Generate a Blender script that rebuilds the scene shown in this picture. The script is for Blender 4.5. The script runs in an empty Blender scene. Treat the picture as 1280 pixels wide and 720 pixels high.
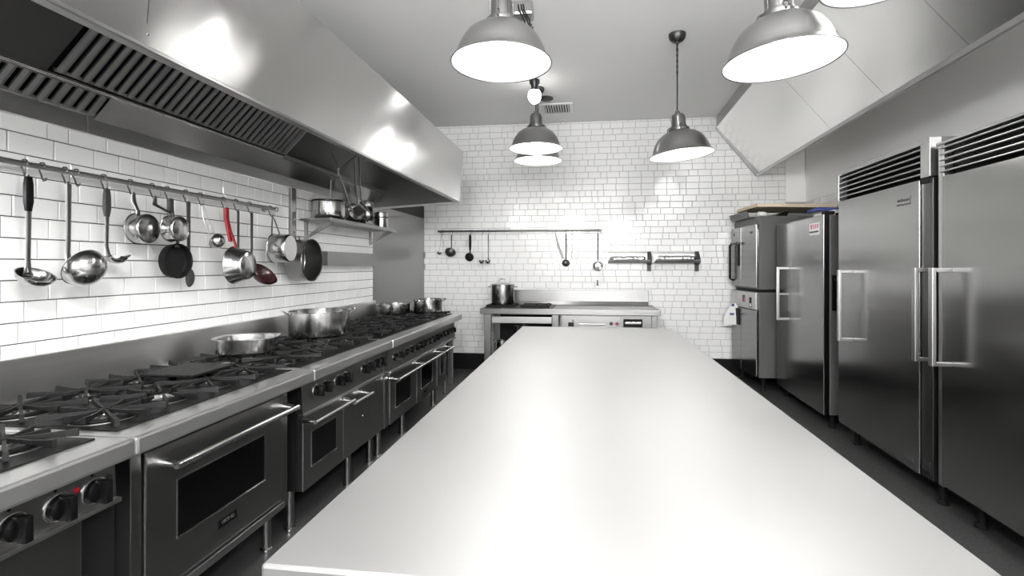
import bpy, bmesh, math, random
from mathutils import Matrix, Vector
random.seed(7)
PI = math.pi
sc = bpy.context.scene
col = sc.collection

# ------------------------------------------------------------------ camera
H = 1.335                                    # eye height
YAW = 0.1235
cam_d = bpy.data.cameras.new('camera')
cam = bpy.data.objects.new('camera', cam_d); col.objects.link(cam)
cam.location = (0, 0, H); cam.rotation_euler = (PI/2, 0, YAW)
cam_d.sensor_width = 36.0; cam_d.lens = 610/1280*36
cam_d.shift_x = -20/1280; cam_d.shift_y = -27.6/1280
cam_d.clip_start = 0.05
sc.camera = cam

# ------------------------------------------------------------------ light and exposure
w = bpy.data.worlds.new('world'); sc.world = w; w.use_nodes = True
w.node_tree.nodes['Background'].inputs[0].default_value = (1, 1, 1, 1)
w.node_tree.nodes['Background'].inputs[1].default_value = 0.3
sc.view_settings.view_transform = 'Standard'
sc.view_settings.look = 'None'
sc.view_settings.gamma = 1.0
sc.view_settings.use_curve_mapping = False
sc.view_settings.exposure = 1.08
sc.cycles.use_denoising = True
sc.cycles.max_bounces = 10
sc.cycles.diffuse_bounces = 5
sc.cycles.glossy_bounces = 5
sc.cycles.sample_clamp_indirect = 6.0
BULB = 46.0                                  # strength of a pendant bulb

for i, (x, y) in enumerate(((-0.42, 0.15), (0.85, 0.15), (-0.42, -1.9), (0.85, -1.9))):   # unseen point lights added as fill, in line with the lamp rows
    d = bpy.data.lights.new('row_fill', 'POINT'); d.shadow_soft_size = .12; d.energy = 48
    o = bpy.data.objects.new('row_fill', d); col.objects.link(o); o.location = (x, y, 2.40)
# frontal fill light, added at a made-up window behind the camera
d = bpy.data.lights.new('front_fill', 'AREA'); d.shape = 'RECTANGLE'; d.size = 3.0; d.size_y = 1.5; d.energy = 70
o = bpy.data.objects.new('front_fill', d); col.objects.link(o); o.location = (.2, -3.12, 1.9); o.rotation_euler = (PI/2, 0, PI)

# ------------------------------------------------------------------ materials
def mat(name, base, rough=0.5, metal=0.0, aniso=0.0, tangent=None, coat=0.0, emit=None, strength=0.0,
        grain=None, grain_amt=0.06, spec=0.5, bump=0.0):
    m = bpy.data.materials.new(name); m.use_nodes = True
    nt = m.node_tree; b = nt.nodes['Principled BSDF']
    b.inputs['Base Color'].default_value = (*base, 1)
    b.inputs['Roughness'].default_value = rough
    b.inputs['Metallic'].default_value = metal
    b.inputs['Specular IOR Level'].default_value = spec
    if coat: b.inputs['Coat Weight'].default_value = coat; b.inputs['Coat Roughness'].default_value = 0.08
    if aniso:
        b.inputs['Anisotropic'].default_value = aniso
        cx = nt.nodes.new('ShaderNodeCombineXYZ')
        for k in range(3): cx.inputs[k].default_value = tangent[k]
        nt.links.new(cx.outputs[0], b.inputs['Tangent'])
    if emit:
        b.inputs['Emission Color'].default_value = (*emit, 1); b.inputs['Emission Strength'].default_value = strength
    if grain:
        tc = nt.nodes.new('ShaderNodeTexCoord'); mp = nt.nodes.new('ShaderNodeMapping')
        mp.inputs['Scale'].default_value = grain
        nz = nt.nodes.new('ShaderNodeTexNoise'); nz.inputs['Scale'].default_value = 1.0
        nz.inputs['Detail'].default_value = 5.0; nz.inputs['Roughness'].default_value = 0.6
        nt.links.new(tc.outputs['Object'], mp.inputs[0]); nt.links.new(mp.outputs[0], nz.inputs[0])
        mr = nt.nodes.new('ShaderNodeMapRange')
        mr.inputs['To Min'].default_value = max(0.02, rough*(1-grain_amt*5)); mr.inputs['To Max'].default_value = rough*(1+grain_amt*5)
        nt.links.new(nz.outputs[0], mr.inputs[0]); nt.links.new(mr.outputs[0], b.inputs['Roughness'])
        mx = nt.nodes.new('ShaderNodeMix'); mx.data_type = 'RGBA'
        mx.inputs[6].default_value = (*[c*(1-grain_amt*2) for c in base], 1)
        mx.inputs[7].default_value = (*[min(1, c*(1+grain_amt*2)) for c in base], 1)
        nt.links.new(nz.outputs[0], mx.inputs[0]); nt.links.new(mx.outputs[2], b.inputs['Base Color'])
        if bump:
            bp = nt.nodes.new('ShaderNodeBump'); bp.inputs['Strength'].default_value = bump; bp.inputs['Distance'].default_value = 0.002
            nt.links.new(nz.outputs[0], bp.inputs['Height']); nt.links.new(bp.outputs[0], b.inputs['Normal'])
    return m

G = lambda v: (v, v*0.995, v*0.985)
M = dict(
    steel=mat('brushed_steel', G(.50), .30, 1, grain=(3, 3, 90), grain_amt=.04),
    steel_range=mat('range_steel', G(.27), .33, 1, grain=(4, 4, 120), grain_amt=.04),
    steel_fridge=mat('fridge_steel', G(.35), .2, 1, .5, (.05, 1, .02), grain=(3, .7, 160), grain_amt=.008),
    steel_clad=mat('cladding_steel', G(.92), .5, .35),
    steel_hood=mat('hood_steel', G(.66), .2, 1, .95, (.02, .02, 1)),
    steel_slope=mat('canopy_steel', G(.85), .22, 1, .6, (-.64, 0, .77)),
    steel_top=mat('range_top_steel', G(.74), .40, 1),
    steel_guard=mat('backguard_steel', G(.78), .34, 1, .7, (.06, .05, 1), grain=(3, 3, 40), grain_amt=.04),
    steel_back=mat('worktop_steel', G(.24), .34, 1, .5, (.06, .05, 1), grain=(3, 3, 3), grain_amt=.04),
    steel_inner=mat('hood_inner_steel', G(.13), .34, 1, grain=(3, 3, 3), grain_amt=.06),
    steel_far=mat('far_fridge_steel', G(.26), .2, 1, .5, (.05, 1, .02), grain=(3, .7, 160), grain_amt=.008),
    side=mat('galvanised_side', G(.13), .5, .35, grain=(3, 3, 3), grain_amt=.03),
    slat=mat('filter_steel', G(.26), .42, 1, grain=(40, 40, 40), grain_amt=.08),
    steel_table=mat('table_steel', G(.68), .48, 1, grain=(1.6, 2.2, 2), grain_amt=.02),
    tool=mat('tool_steel', G(.17), .3, 1),
    pot=mat('pot_steel', G(.47), .2, 1, .6, (.06, .05, 1), grain=(45, 45, .6), grain_amt=.05),
    pan_dark=mat('worn_pan_steel', G(.26), .25, 1, .5, (.06, .05, 1), grain=(8, 8, 8), grain_amt=.04),
    neck=mat('lamp_neck_steel', G(.26), .28, 1, .6, (.06, .05, 1)),
    shade=mat('spun_aluminium', G(.36), .28, 1, .6, (.06, .05, 1)),
    chrome=mat('polished_steel', G(.75), .14, 1),
    iron=mat('cast_iron', (.007, .007, .007), .5, 0, spec=.25, grain=(60, 60, 60), grain_amt=.08, bump=.15),
    pan=mat('black_enamel_pan', (.006, .006, .006), .45, spec=.25),
    dish=mat('burner_dish', G(.12), .45, 1),
    head=mat('burner_head', G(.72), .28, 1),
    black=mat('black_plastic', (.004, .004, .004), .25, spec=.3),
    black_matte=mat('black_matte', (.010, .010, .010), .55, spec=.15),
    glass=mat('dark_oven_glass', (.003, .003, .003), .08, spec=.2),
    tile=mat('white_glazed_tile', (.86, .86, .85), .10, coat=.2),
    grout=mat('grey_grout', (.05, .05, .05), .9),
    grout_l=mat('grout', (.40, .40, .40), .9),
    ceil=mat('white_ceiling_paint', (.90, .895, .885), .75, grain=(8, 8, 8), grain_amt=.01),
    paint=mat('white_wall_paint', (.8, .8, .79), .6),
    floor=mat('dark_floor', (.05, .051, .05), .42, grain=(55, 55, 55), grain_amt=.16, bump=.08),
    basebd=mat('black_baseboard', (.008, .008, .008), .5, spec=.15),
    enamel=mat('white_enamel', (.88, .88, .87), .3),
    bulb=mat('lit_bulb', (1, 1, 1), .4, emit=(1, .985, .96), strength=BULB),
    bulb_dim=mat('lit_bulb_dim', (1, 1, 1), .4, emit=(1, .985, .96), strength=14.0),
    globe=mat('lit_jar', (1, 1, 1), .4, emit=(1, .985, .96), strength=6.0),
    red=mat('red_rubber', (.26, .004, .010), .4),
    dkred=mat('maroon_enamel', (.035, .012, .012), .22),
    redled=mat('red_indicator', (.28, .006, .012), .3),
    greyplastic=mat('grey_handle', (.045, .045, .045), .42, spec=.3),
    wood=mat('pale_wood', (.74, .61, .46), .6, grain=(2, 14, 14), grain_amt=.08),
    paper=mat('white_paper', (.85, .85, .85), .7),
    cloth=mat('white_cloth', (.82, .82, .80), .9),
    blue=mat('blue_print', (.06, .08, .30), .6),
    pink=mat('pink_print', (.60, .16, .25), .6),
    plum=mat('plum_knob', (.03, .008, .04), .3),
    magenta=mat('magenta_knob', (.20, .02, .08), .3),
    darkprint=mat('dark_print', (.05, .05, .055), .5),
    green=mat('green_print', (.15, .42, .32), .6),
    wire=mat('black_cable', (.01, .01, .01), .5),
    foil=mat('crumpled_foil', G(.8), .22, 1, grain=(25, 25, 25), grain_amt=.1, bump=1.0),
)

# ------------------------------------------------------------------ mesh building helpers
class MB:
    def __init__(s): s.v = []; s.f = []; s.sm = []
    def add(s, vs, fs, mtx=None, smooth=False):
        o = len(s.v)
        s.v += [tuple(mtx @ Vector(p)) if mtx else tuple(p) for p in vs]
        s.f += [tuple(i+o for i in f) for f in fs]
        s.sm += [smooth]*len(fs)
        return s
    def box(s, x0, x1, y0, y1, z0, z1, bev=0.0, mtx=None):
        if x0 > x1: x0, x1 = x1, x0
        if y0 > y1: y0, y1 = y1, y0
        if z0 > z1: z0, z1 = z1, z0
        b = min(bev, (x1-x0)*.45, (y1-y0)*.45, (z1-z0)*.45)
        if b <= 0:
            vs = [(x, y, z) for x in (x0, x1) for y in (y0, y1) for z in (z0, z1)]
            return s.add(vs, [(0, 1, 3, 2), (4, 6, 7, 5), (0, 4, 5, 1), (2, 3, 7, 6), (0, 2, 6, 4), (1, 5, 7, 3)], mtx)
        bm = bmesh.new(); bmesh.ops.create_cube(bm, size=1)
        for v in bm.verts:
            v.co = Vector(((x0+x1)/2+v.co.x*(x1-x0), (y0+y1)/2+v.co.y*(y1-y0), (z0+z1)/2+v.co.z*(z1-z0)))
        bmesh.ops.bevel(bm, geom=bm.edges[:], offset=b, segments=2, profile=.6, affect='EDGES')
        bm.verts.index_update()
        s.add([v.co[:] for v in bm.verts], [[v.index for v in f.verts] for f in bm.faces], mtx)
        bm.free(); return s
    def lathe(s, prof, seg=28, mtx=None, smooth=True, closed=False, cap=True):
        vs, fs = [], []
        n = len(prof)
        for k in range(seg):
            a = 2*PI*k/seg
            for r, z in prof: vs.append((r*math.cos(a), r*math.sin(a), z))
        for k in range(seg):
            k2 = (k+1) % seg
            for i in range(n-1 if not closed else n):
                j = (i+1) % n
                fs.append((k*n+i, k2*n+i, k2*n+j, k*n+j))
        if not closed and cap:
            if prof[0][0] > 1e-5: fs.append(tuple(k*n for k in reversed(range(seg))))
            if prof[-1][0] > 1e-5: fs.append(tuple(k*n+n-1 for k in range(seg)))
        return s.add(vs, fs, mtx, smooth)
    def tube(s, pts, rad, seg=8, mtx=None, flat=1.0, up=(0, 0, 1), closed=False):
        """tube along pts; rad a number or list; flat squeezes the section along the 'up' side"""
        P = [Vector(p) for p in pts]; n = len(P)
        R = rad if isinstance(rad, (list, tuple)) else [rad]*n
        vs, fs = [], []
        prev = None
        for i in range(n):
            if closed: t = P[(i+1) % n]-P[i-1]
            else: t = P[min(i+1, n-1)]-P[max(i-1, 0)]
            t.normalize()
            if prev is None:
                u = Vector(up)
                if abs(u.dot(t)) > .95: u = Vector((1, 0, 0)) if abs(t.x) < .9 else Vector((0, 1, 0))
                a = (u-t*u.dot(t)).normalized()
            else:
                a = (prev-t*prev.dot(t)).normalized()
            prev = a; b = t.cross(a)
            for k in range(seg):
                th = 2*PI*k/seg
                vs.append(tuple(P[i]+a*(R[i]*flat*math.cos(th))+b*(R[i]*math.sin(th))))
        for i in range(n if closed else n-1):
            j = (i+1) % n
            for k in range(seg):
                k2 = (k+1) % seg
                fs.append((i*seg+k, i*seg+k2, j*seg+k2, j*seg+k))
        if not closed:
            fs.append(tuple(reversed(range(seg)))); fs.append(tuple((n-1)*seg+k for k in range(seg)))
        return s.add(vs, fs, mtx, True)
    def cyl(s, p0, p1, r, seg=14): return s.tube([p0, p1], r, seg)
    def prism(s, poly, axis, a0, a1, mtx=None):
        """extrude a 2-D polygon along axis ('x': poly in y,z; 'y': poly in x,z; 'z': poly in x,y)"""
        n = len(poly); vs = []
        for a in (a0, a1):
            for p, q in poly: vs.append({'x': (a, p, q), 'y': (p, a, q), 'z': (p, q, a)}[axis])
        fs = [tuple(reversed(range(n))), tuple(range(n, 2*n))]+[(i, (i+1) % n, n+(i+1) % n, n+i) for i in range(n)]
        return s.add(vs, fs, mtx)
    def mesh(s, name):
        me = bpy.data.meshes.new(name); me.from_pydata(s.v, [], s.f)
        bm = bmesh.new(); bm.from_mesh(me); bmesh.ops.recalc_face_normals(bm, faces=bm.faces[:]); bm.to_mesh(me); bm.free()
        me.polygons.foreach_set('use_smooth', s.sm)
        if any(s.sm):
            try: me.set_sharp_from_angle(angle=math.radians(40))
            except Exception: pass
        me.update(); return me

WM = {}                                      # thing -> world matrix
def obj(name, mb, material, parent=None, local=False, kind=None):
    me = mb.mesh(name) if isinstance(mb, MB) else mb
    if parent is not None and not local:
        me.transform(WM[parent.name].inverted())
    if not me.materials: me.materials.append(M[material] if isinstance(material, str) else material)
    o = bpy.data.objects.new(name, me); col.objects.link(o)
    if parent is not None:
        o.parent = parent; WM[o.name] = WM[parent.name]
    else: WM[o.name] = Matrix.Identity(4)
    if kind: o['kind'] = kind
    return o
def tag(o, label, cat, group=None):
    o['label'] = label; o['category'] = cat
    if group: o['group'] = group
    return o
def thing(name, label, cat, loc=(0, 0, 0), rotz=0.0, group=None):
    o = bpy.data.objects.new(name, None); col.objects.link(o)
    o.empty_display_size = .05
    o.location = loc; o.rotation_euler = (0, 0, rotz)
    WM[o.name] = Matrix.Translation(loc) @ Matrix.Rotation(rotz, 4, 'Z')
    return tag(o, label, cat, group)
def struct(name, mb, material, parent=None):
    return obj(name, mb, material, parent, kind='structure' if parent is None else None)
def B(*a, **k): return MB().box(*a, **k)
def Rx(a): return Matrix.Rotation(a, 4, 'X')
def Ry(a): return Matrix.Rotation(a, 4, 'Y')
def Rz(a): return Matrix.Rotation(a, 4, 'Z')
def T(x, y, z): return Matrix.Translation((x, y, z))
def text_mesh(s, size, depth=.0006):
    cu = bpy.data.curves.new('lettering', 'FONT'); cu.body = s; cu.size = size; cu.extrude = depth
    cu.align_x = 'CENTER'; cu.align_y = 'CENTER'
    o = bpy.data.objects.new('lettering', cu); col.objects.link(o)
    bpy.context.view_layer.update()
    me = bpy.data.meshes.new_from_object(o.evaluated_get(bpy.context.evaluated_depsgraph_get()))
    bpy.data.objects.remove(o); return me

# ------------------------------------------------------------------ room shell
XL, XR, YB, YF, ZC = -2.147, 2.575, 6.194, -3.2, 3.155
struct('floor', B(XL-.1, XR+.1, YF-.1, YB+.1, -.1, 0), 'floor')
struct('ceiling', B(XL-.1, XR+.1, YF-.1, YB+.1, ZC, ZC+.1), 'ceil')
wall_left = struct('wall_left', B(XL-.1, XL, YF, YB, 0, ZC), 'grout')
wall_back = struct('wall_back', B(XL-.1, XR+.1, YB, YB+.1, 0, ZC), 'grout_l')
wall_right = struct('wall_right', B(XR, XR+.1, YF, YB, 0, ZC), 'paint')
struct('wall_front', B(XL-.1, XR+.1, YF-.1, YF, 0, ZC), 'paint')
wf = MB()
for q in ((-1.4, 1.8, 1.09, 1.15), (-1.4, 1.8, 2.65, 2.71), (-1.4, -1.34, 1.15, 2.65), (1.74, 1.8, 1.15, 2.65)): wf.box(q[0], q[1], YF, YF+.06, q[2], q[3], bev=.006)
struct('added_window_1', wf, 'enamel')  # made-up window frame, added around the unseen fill light

def tile_mesh(wd, ht):
    t, c = .007, .0022
    mb = MB(); x, z = wd/2, ht/2
    vs = [(-x, 0, -z), (x, 0, -z), (x, 0, z), (-x, 0, z),
          (-x, -t+c, -z), (x, -t+c, -z), (x, -t+c, z), (-x, -t+c, z),
          (-x+c, -t, -z+c), (x-c, -t, -z+c), (x-c, -t, z-c), (-x+c, -t, z-c)]
    fs = [(8, 9, 10, 11)]
    for i in range(4):
        j = (i+1) % 4
        fs += [(i, j, 4+j, 4+i), (4+i, 4+j, 8+j, 8+i)]
    mb.add(vs, fs); return mb
def lay(u0, u1, z0, z1, tw, th, gap, seed, skip=None):
    """running bond with cut pieces; yields (u, z, w, h)"""
    rnd = random.Random(seed); z = z0; row = 0; out = []
    while z < z1-1e-4:
        h = min(th, z1-z)
        u = u0-(tw*.5 if row % 2 else 0)-rnd.choice((0, 0, .25, -.12))*tw
        while u < u1-1e-4:
            wd = tw*rnd.choice((1, 1, 1, 1, 1, 1, .5, .72))
            a, b = max(u, u0), min(u+wd, u1)
            if b-a > .02 and h > .015:
                if not (skip and skip((a+b)/2, z+h/2)): out.append(((a+b)/2, z+h/2, b-a-gap, h-gap))
            u += wd
        z += h; row += 1
    return out
TM = {}
def tile_obj(wall, wd, ht, loc, rotz):
    key = (round(wd, 3), round(ht, 3))
    if key not in TM:
        me = tile_mesh(*key).mesh('tile'); me.materials.append(M['tile']); TM[key] = me
    o = bpy.data.objects.new('tile', TM[key]); col.objects.link(o)
    o.parent = wall; o.location = loc; o.rotation_euler = (0, 0, rotz)

for (u, z, wd, ht) in lay(1.22, 4.653, .96, 2.0, .160, .080, .0042, 3):
    tile_obj(wall_left, wd, ht, (XL, u, z), PI/2)
# back wall: the 300 pieces seen largest singly, the rest joined
cells = lay(XL+.002, 2.345, .205, ZC-.002, .154, .077, .0042, 5)
def seen(u, z):                               # nearest to the eye line and not behind the furniture
    if z < .92 and u > -1.15: return False
    if u < -2.0 or u > 2.0: return False
    return True
order = sorted([c for c in cells if seen(c[0], c[1])], key=lambda c: (c[0]*.9)**2*.25+(c[1]-1.45)**2)
single = set(id(c) for c in order[:300])
rest = MB()
for c in cells:
    if id(c) in single: tile_obj(wall_back, c[2], c[3], (c[0], YB, c[1]), 0)
    else:
        t = tile_mesh(c[2], c[3]); rest.add(t.v, t.f, T(c[0], YB, c[1]))
o = obj('tiles', rest, 'tile', wall_back); o['kind'] = 'stuff'
for (u, z, wd, ht) in lay(4.6, YB, 1.79, 2.10, .154, .077, .004, 9):
    tile_obj(wall_right, wd, ht, (XR, u, z), -PI/2)

struct('baseboard_back', B(XL, XR, YB-.014, YB, 0, .203, bev=.003), 'basebd')
struct('baseboard_left', B(XL, XL+.014, 5.12, YB-.014, 0, .203, bev=.003), 'basebd')
# steel sheets on the walls
struct('trim_1', B(XL, XL+.006, 4.655, YB-.002, .205, 1.955), 'steel_range')
struct('trim_2', B(2.345, XR, YB-.006, YB, 2.10, ZC), 'steel_clad')
struct('trim_3', B(XR-.006, XR, YF, YB-.007, 2.10, ZC), 'steel_clad')
struct('trim_4', B(XR-.016, XR-.006, YB-.016, YB-.006, 2.10, ZC), 'chrome')

# ------------------------------------------------------------------ left exhaust hood
HY0, HY1 = -1.2, 4.663
lipx, lipz, topx, topz = -1.255, 1.965, -1.215, 2.451
hood = thing('exhaust_hood', 'long stainless steel exhaust hood on the white tiled wall over the ranges', 'hood', (XL, 2.0, 1.9))
mb = MB().prism([(lipx, lipz), (topx, topz), (topx-.012, topz), (lipx-.012, lipz)], 'y', HY0, HY1)
fp = obj('front_panel', mb, 'steel_hood', hood)
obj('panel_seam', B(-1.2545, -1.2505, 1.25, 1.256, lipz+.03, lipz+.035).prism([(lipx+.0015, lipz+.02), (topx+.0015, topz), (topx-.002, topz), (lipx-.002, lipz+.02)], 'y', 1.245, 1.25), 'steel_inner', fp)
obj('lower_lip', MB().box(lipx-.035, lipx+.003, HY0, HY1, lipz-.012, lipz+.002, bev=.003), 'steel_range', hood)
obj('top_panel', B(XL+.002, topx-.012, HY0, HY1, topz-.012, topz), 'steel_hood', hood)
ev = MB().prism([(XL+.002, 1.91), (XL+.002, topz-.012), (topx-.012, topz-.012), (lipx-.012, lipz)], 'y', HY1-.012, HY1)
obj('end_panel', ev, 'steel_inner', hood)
obj('end_lip', MB().prism([(XL+.004, 1.895), (XL+.004, 1.912), (lipx, lipz), (lipx, lipz-.014)], 'y', HY1-.03, HY1+.002), 'steel', hood)
# wall strip (gutter face), its joint, inclines
x_s, z_s, x_r, z_r = -2.12, 1.976, -2.03, 2.066
obj('wall_strip', MB().box(XL+.002, x_s, HY0, 1.835, 1.90, z_s, bev=.003), 'steel_guard', hood)
obj('wall_strip', MB().box(XL+.002, x_s-.004, 1.838, HY1-.013, 1.90, z_s, bev=.003), 'steel_guard', hood)
obj('gutter_sheet', MB().prism([(x_s, z_s), (x_s, z_s-.01), (x_r, z_r-.006), (x_r, z_r)], 'y', 1.86, HY1-.013), 'steel', hood)
obj('filter_rail', MB().tube([(x_r, HY0, z_r), (x_r, 3.03, z_r)], .011, 10), 'chrome', hood)
obj('filter_rail', MB().prism([(x_r-.012, z_r-.012), (x_r+.01, z_r-.012), (x_r+.022, z_r+.012), (x_r-.002, z_r+.012)], 'y', 3.03, HY1-.013), 'steel_inner', hood)
obj('backing_plate', MB().prism([(x_r-.02, z_r+.02), (x_r-.026, z_r+.026), (-1.66, z_r+.376+.026), (-1.64, z_r+.376+.02)], 'y', HY0, 3.04), 'black_matte', hood)
obj('backing_plate', MB().prism([(x_s-.018, z_s+.012), (x_s-.023, z_s+.016), (x_r-.026, z_r+.016), (x_r-.02, z_r+.012)], 'y', HY0, 1.86), 'black_matte', hood)
def incline(y0, y1, mname, nm):
    return obj(nm, MB().prism([(x_r, z_r), (x_r-.006, z_r+.006), (-1.66, z_r+.376), (-1.654, z_r+.37)], 'y', y0, y1), mname, hood)
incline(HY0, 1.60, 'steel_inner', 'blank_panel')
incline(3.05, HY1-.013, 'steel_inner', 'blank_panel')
obj('filter_edge', MB().tube([(x_r, 3.04, z_r), (-1.66, 3.04, z_r+.37)], .007, 8), 'steel', hood)
L2 = math.sqrt(2)
def slat_bank(y0, n, x0, z0, x1, z1, pitch, groups):
    """baffle filters: sloped channels with dark gaps"""
    k = 0
    for g in groups:
        ya = y0+k*pitch; yb = ya+g*pitch
        ln = math.hypot(x1-x0, z1-z0); an = math.atan2(z1-z0, x1-x0)
        mtx = T(x0, 0, z0) @ Ry(-an)
        fr = MB().box(0, .012, ya+.001, yb-.001, -.004, .006, mtx=mtx).box(ln-.012, ln, ya+.001, yb-.001, -.004, .006, mtx=mtx)
        f = obj('baffle_filter', fr, 'slat', hood)
        for i in range(g):
            y = ya+i*pitch
            p = [(y+.007, .0), (y+.009, -.007), (y+pitch*.5, -.012), (y+pitch-.011, -.007), (y+pitch-.009, .0), (y+pitch-.012, .003), (y+.010, .003)]
            obj('baffle_slat', MB().prism(p, 'x', .006, ln-.006, mtx=mtx), 'slat', f)
        k += g
slat_bank(1.615, 30, x_r+.012, z_r+.012, -1.68, z_r+.352, .0475, (10, 10, 10))
slat_bank(1.10, 16, x_s+.004, z_s+.006, x_r-.008, z_r-.002, .0475, (8, 8))

# ------------------------------------------------------------------ right angled canopy (rotated a little like the fridge row)
RY = .030
can = thing('angled_canopy', 'angled stainless steel canopy under the ceiling above the refrigerators', 'canopy', (2.015-.19, 0, 2.449), -RY)
CL = 6.165
prof = [(0, 0), (-.47, .565), (-.47, ZC-2.449-.002), (-.25, ZC-2.449-.002), (.35, .06), (.35, .022), (.03, .022), (.03, 0)]
seams = [-1.5, 1.2, 2.72, 3.46, 4.24, CL]
for a, b in zip(seams, seams[1:]):
    face = MB().prism([(.0, .0), (-.47, .565), (-.46, .575), (.012, .01)], 'y', a+.0015, b-.0015)
    obj('sloped_panel', face, 'steel_slope', can, local=True)
obj('upper_flange', MB().prism([(-.455, .578), (-.465, .578), (-.465, ZC-2.449-.004), (-.455, ZC-2.449-.004)], 'y', -1.5, CL), 'steel', can, local=True)
obj('lower_lip', MB().box(-.004, .02, -1.5, CL, -.034, 0, bev=.003), 'steel', can, local=True)
obj('end_trim', MB().prism([(-.008, -.034), (-.48, .563), (-.466, .577), (.014, -.01)], 'y', CL-.002, CL+.006), 'steel_inner', can, local=True)

# ------------------------------------------------------------------ prep table
TZ = .805
tab = thing('prep_table', 'long bare stainless steel prep table in the middle of the kitchen', 'table', (.063, 2.5, 0))
obj('tabletop', MB().box(-.577, .704, .80, 4.25, TZ-.05, TZ, bev=.006), 'steel_table', tab)
for x in (-.47, .60):
    for y in (.95, 2.5, 4.1):
        l = obj('leg', MB().cyl((x, y, .02), (x, y, TZ-.05), .022), 'steel', tab)
        obj('foot', MB().cyl((x, y, 0), (x, y, .03), .028), 'black_matte', l)
obj('undershelf', MB().box(-.49, .62, .93, 4.12, .22, .25, bev=.004), 'steel', tab)

# ------------------------------------------------------------------ ranges
SX = -1.335; SZ = .825; BX = -2.11           # slab front, top height, back
def finger_grate(mb, cx, cy, wx, wy, hub=True):
    """one cast grate: arms from the hub to the rim of its cell, a ring under them"""
    zt = SZ+.036
    for k in range(10):
        a = k*PI/5+.12*math.sin(cx*40+cy*23)
        dx, dy = math.cos(a), math.sin(a)
        s = min((wx/2)/max(abs(dx), 1e-6), (wy/2)/max(abs(dy), 1e-6))*.97
        r0 = .02 if hub else .05
        n = Vector((-dy, dx, 0))
        p0 = Vector((cx+dx*r0, cy+dy*r0, 0)); p1 = Vector((cx+dx*s*.55, cy+dy*s*.55, 0)); p2 = Vector((cx+dx*s, cy+dy*s, 0))
        vs = []
        for p, wd, zb, z in ((p0, .0042, zt-.013, zt-.002), (p1, .0055, zt-.015, zt-.004), (p2, .0066, zt-.022, zt)):
            vs += [tuple(p-n*wd)[:2]+(zb,), tuple(p+n*wd)[:2]+(zb,), tuple(p+n*wd*.8)[:2]+(z,), tuple(p-n*wd*.8)[:2]+(z,)]
        fs = [(0, 1, 2, 3), (11, 10, 9, 8)]
        for q in (0, 4):
            for i in range(4):
                j = (i+1) % 4; fs.append((q+i, q+j, q+4+j, q+4+i))
        mb.add(vs, fs)
    if hub: mb.lathe([(.0, zt-.001), (.014, zt-.002), (.02, zt-.006), (.02, zt-.016), (.012, zt-.03)], 10, T(cx, cy, 0))
    r = min(wx, wy)*.40
    mb.tube([(cx+r*math.cos(2*PI*k/16), cy+r*math.sin(2*PI*k/16), zt-.022) for k in range(16)], .006, 6, closed=True)
    return mb
def cooktop(t, y0, y1, cols, rows=((-1.44, -1.77), (-1.77, -2.09)), hubs=None):
    """steel slab, black pan, burners and a loose grate over each"""
    obj('cooktop', MB().box(BX, SX, y0+.0015, y1-.0015, SZ-.057, SZ, bev=.009), 'steel_top', t)
    obj('burner_pan', MB().box(rows[-1][1]-.005, rows[0][0]+.004, y0+.035, y1-.03, SZ-.004, SZ+.005, bev=.002), 'pan', t)
    n = cols; pw = (y1-y0-.07)/n
    for i in range(n):
        for j, (xa, xb) in enumerate(rows):
            cx, cy = (xa+xb)/2, y0+.037+pw*(i+.5)
            b = obj('burner', MB().lathe([(.098, SZ+.003), (.096, SZ+.008), (.086, SZ+.009), (.06, SZ+.0055), (.03, SZ+.0055)], 24, T(cx, cy, 0)), 'dish', t)
            obj('burner_head', MB().lathe([(.04, SZ+.0055), (.043, SZ+.013), (.036, SZ+.017), (.02, SZ+.017), (.018, SZ+.02), (.0, SZ+.021)], 18, T(cx, cy, 0)), 'head', b)
            obj('burner_grate', finger_grate(MB(), cx, cy, abs(xa-xb)-.006, pw-.006, hubs is None or (i, j) in hubs), 'iron', t)
def knob(t, x, y, z, r=.024, ang=0.0, ring=True):
    k = obj('knob', MB().lathe([(r, 0), (r*1.02, .006), (r*.9, .016), (r*.6, .02), (0, .02)], 20, T(x, y, z) @ Ry(PI/2))
            .box(-r*.98, r*.98, -r*.3, r*.3, .004, r*1.55, bev=.004, mtx=T(x, y, z) @ Ry(PI/2) @ Rz(ang)), 'black', t)
    if ring: obj('knob_ring', MB().lathe([(r*1.1, -.001), (r*1.12, .003), (r*1.02, .004)], 20, T(x, y, z) @ Ry(PI/2)), 'chrome', k)
    return k
def bar_handle(door, x, y0, y1, z, xd, r=.011):
    """a rounded bar standing off the door on two arms"""
    mb = MB().tube([(x, y0, z), (x, y1, z)], r, 12)
    for y in (y0+.012, y1-.012):
        mb.tube([(xd, y, z+.004), (x, y, z)], [r*1.25, r*1.0], 10)
    return obj('handle', mb, 'chrome', door)
def oven_door(t, y0, y1, z0, z1, xf, win=None, m='steel_range'):
    d = obj('oven_door', MB().box(xf-.04, xf, y0, y1, z0, z1, bev=.005), m, t)
    if win:
        a, b, c, e = win
        obj('window', MB().box(xf-.004, xf+.001, a, b, c, e, bev=.0008), 'glass', d)
        fr = MB()
        for q in ((a-.003, b+.003, e, e+.003), (a-.003, a, c, e), (b, b+.003, c, e)):
            fr.box(xf-.003, xf+.003, *q)
        obj('window_frame', fr, m, d)
        obj('window_edge', MB().box(xf-.003, xf+.005, a-.003, b+.003, c-.005, c, bev=.001), 'chrome', d)
    return d
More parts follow.
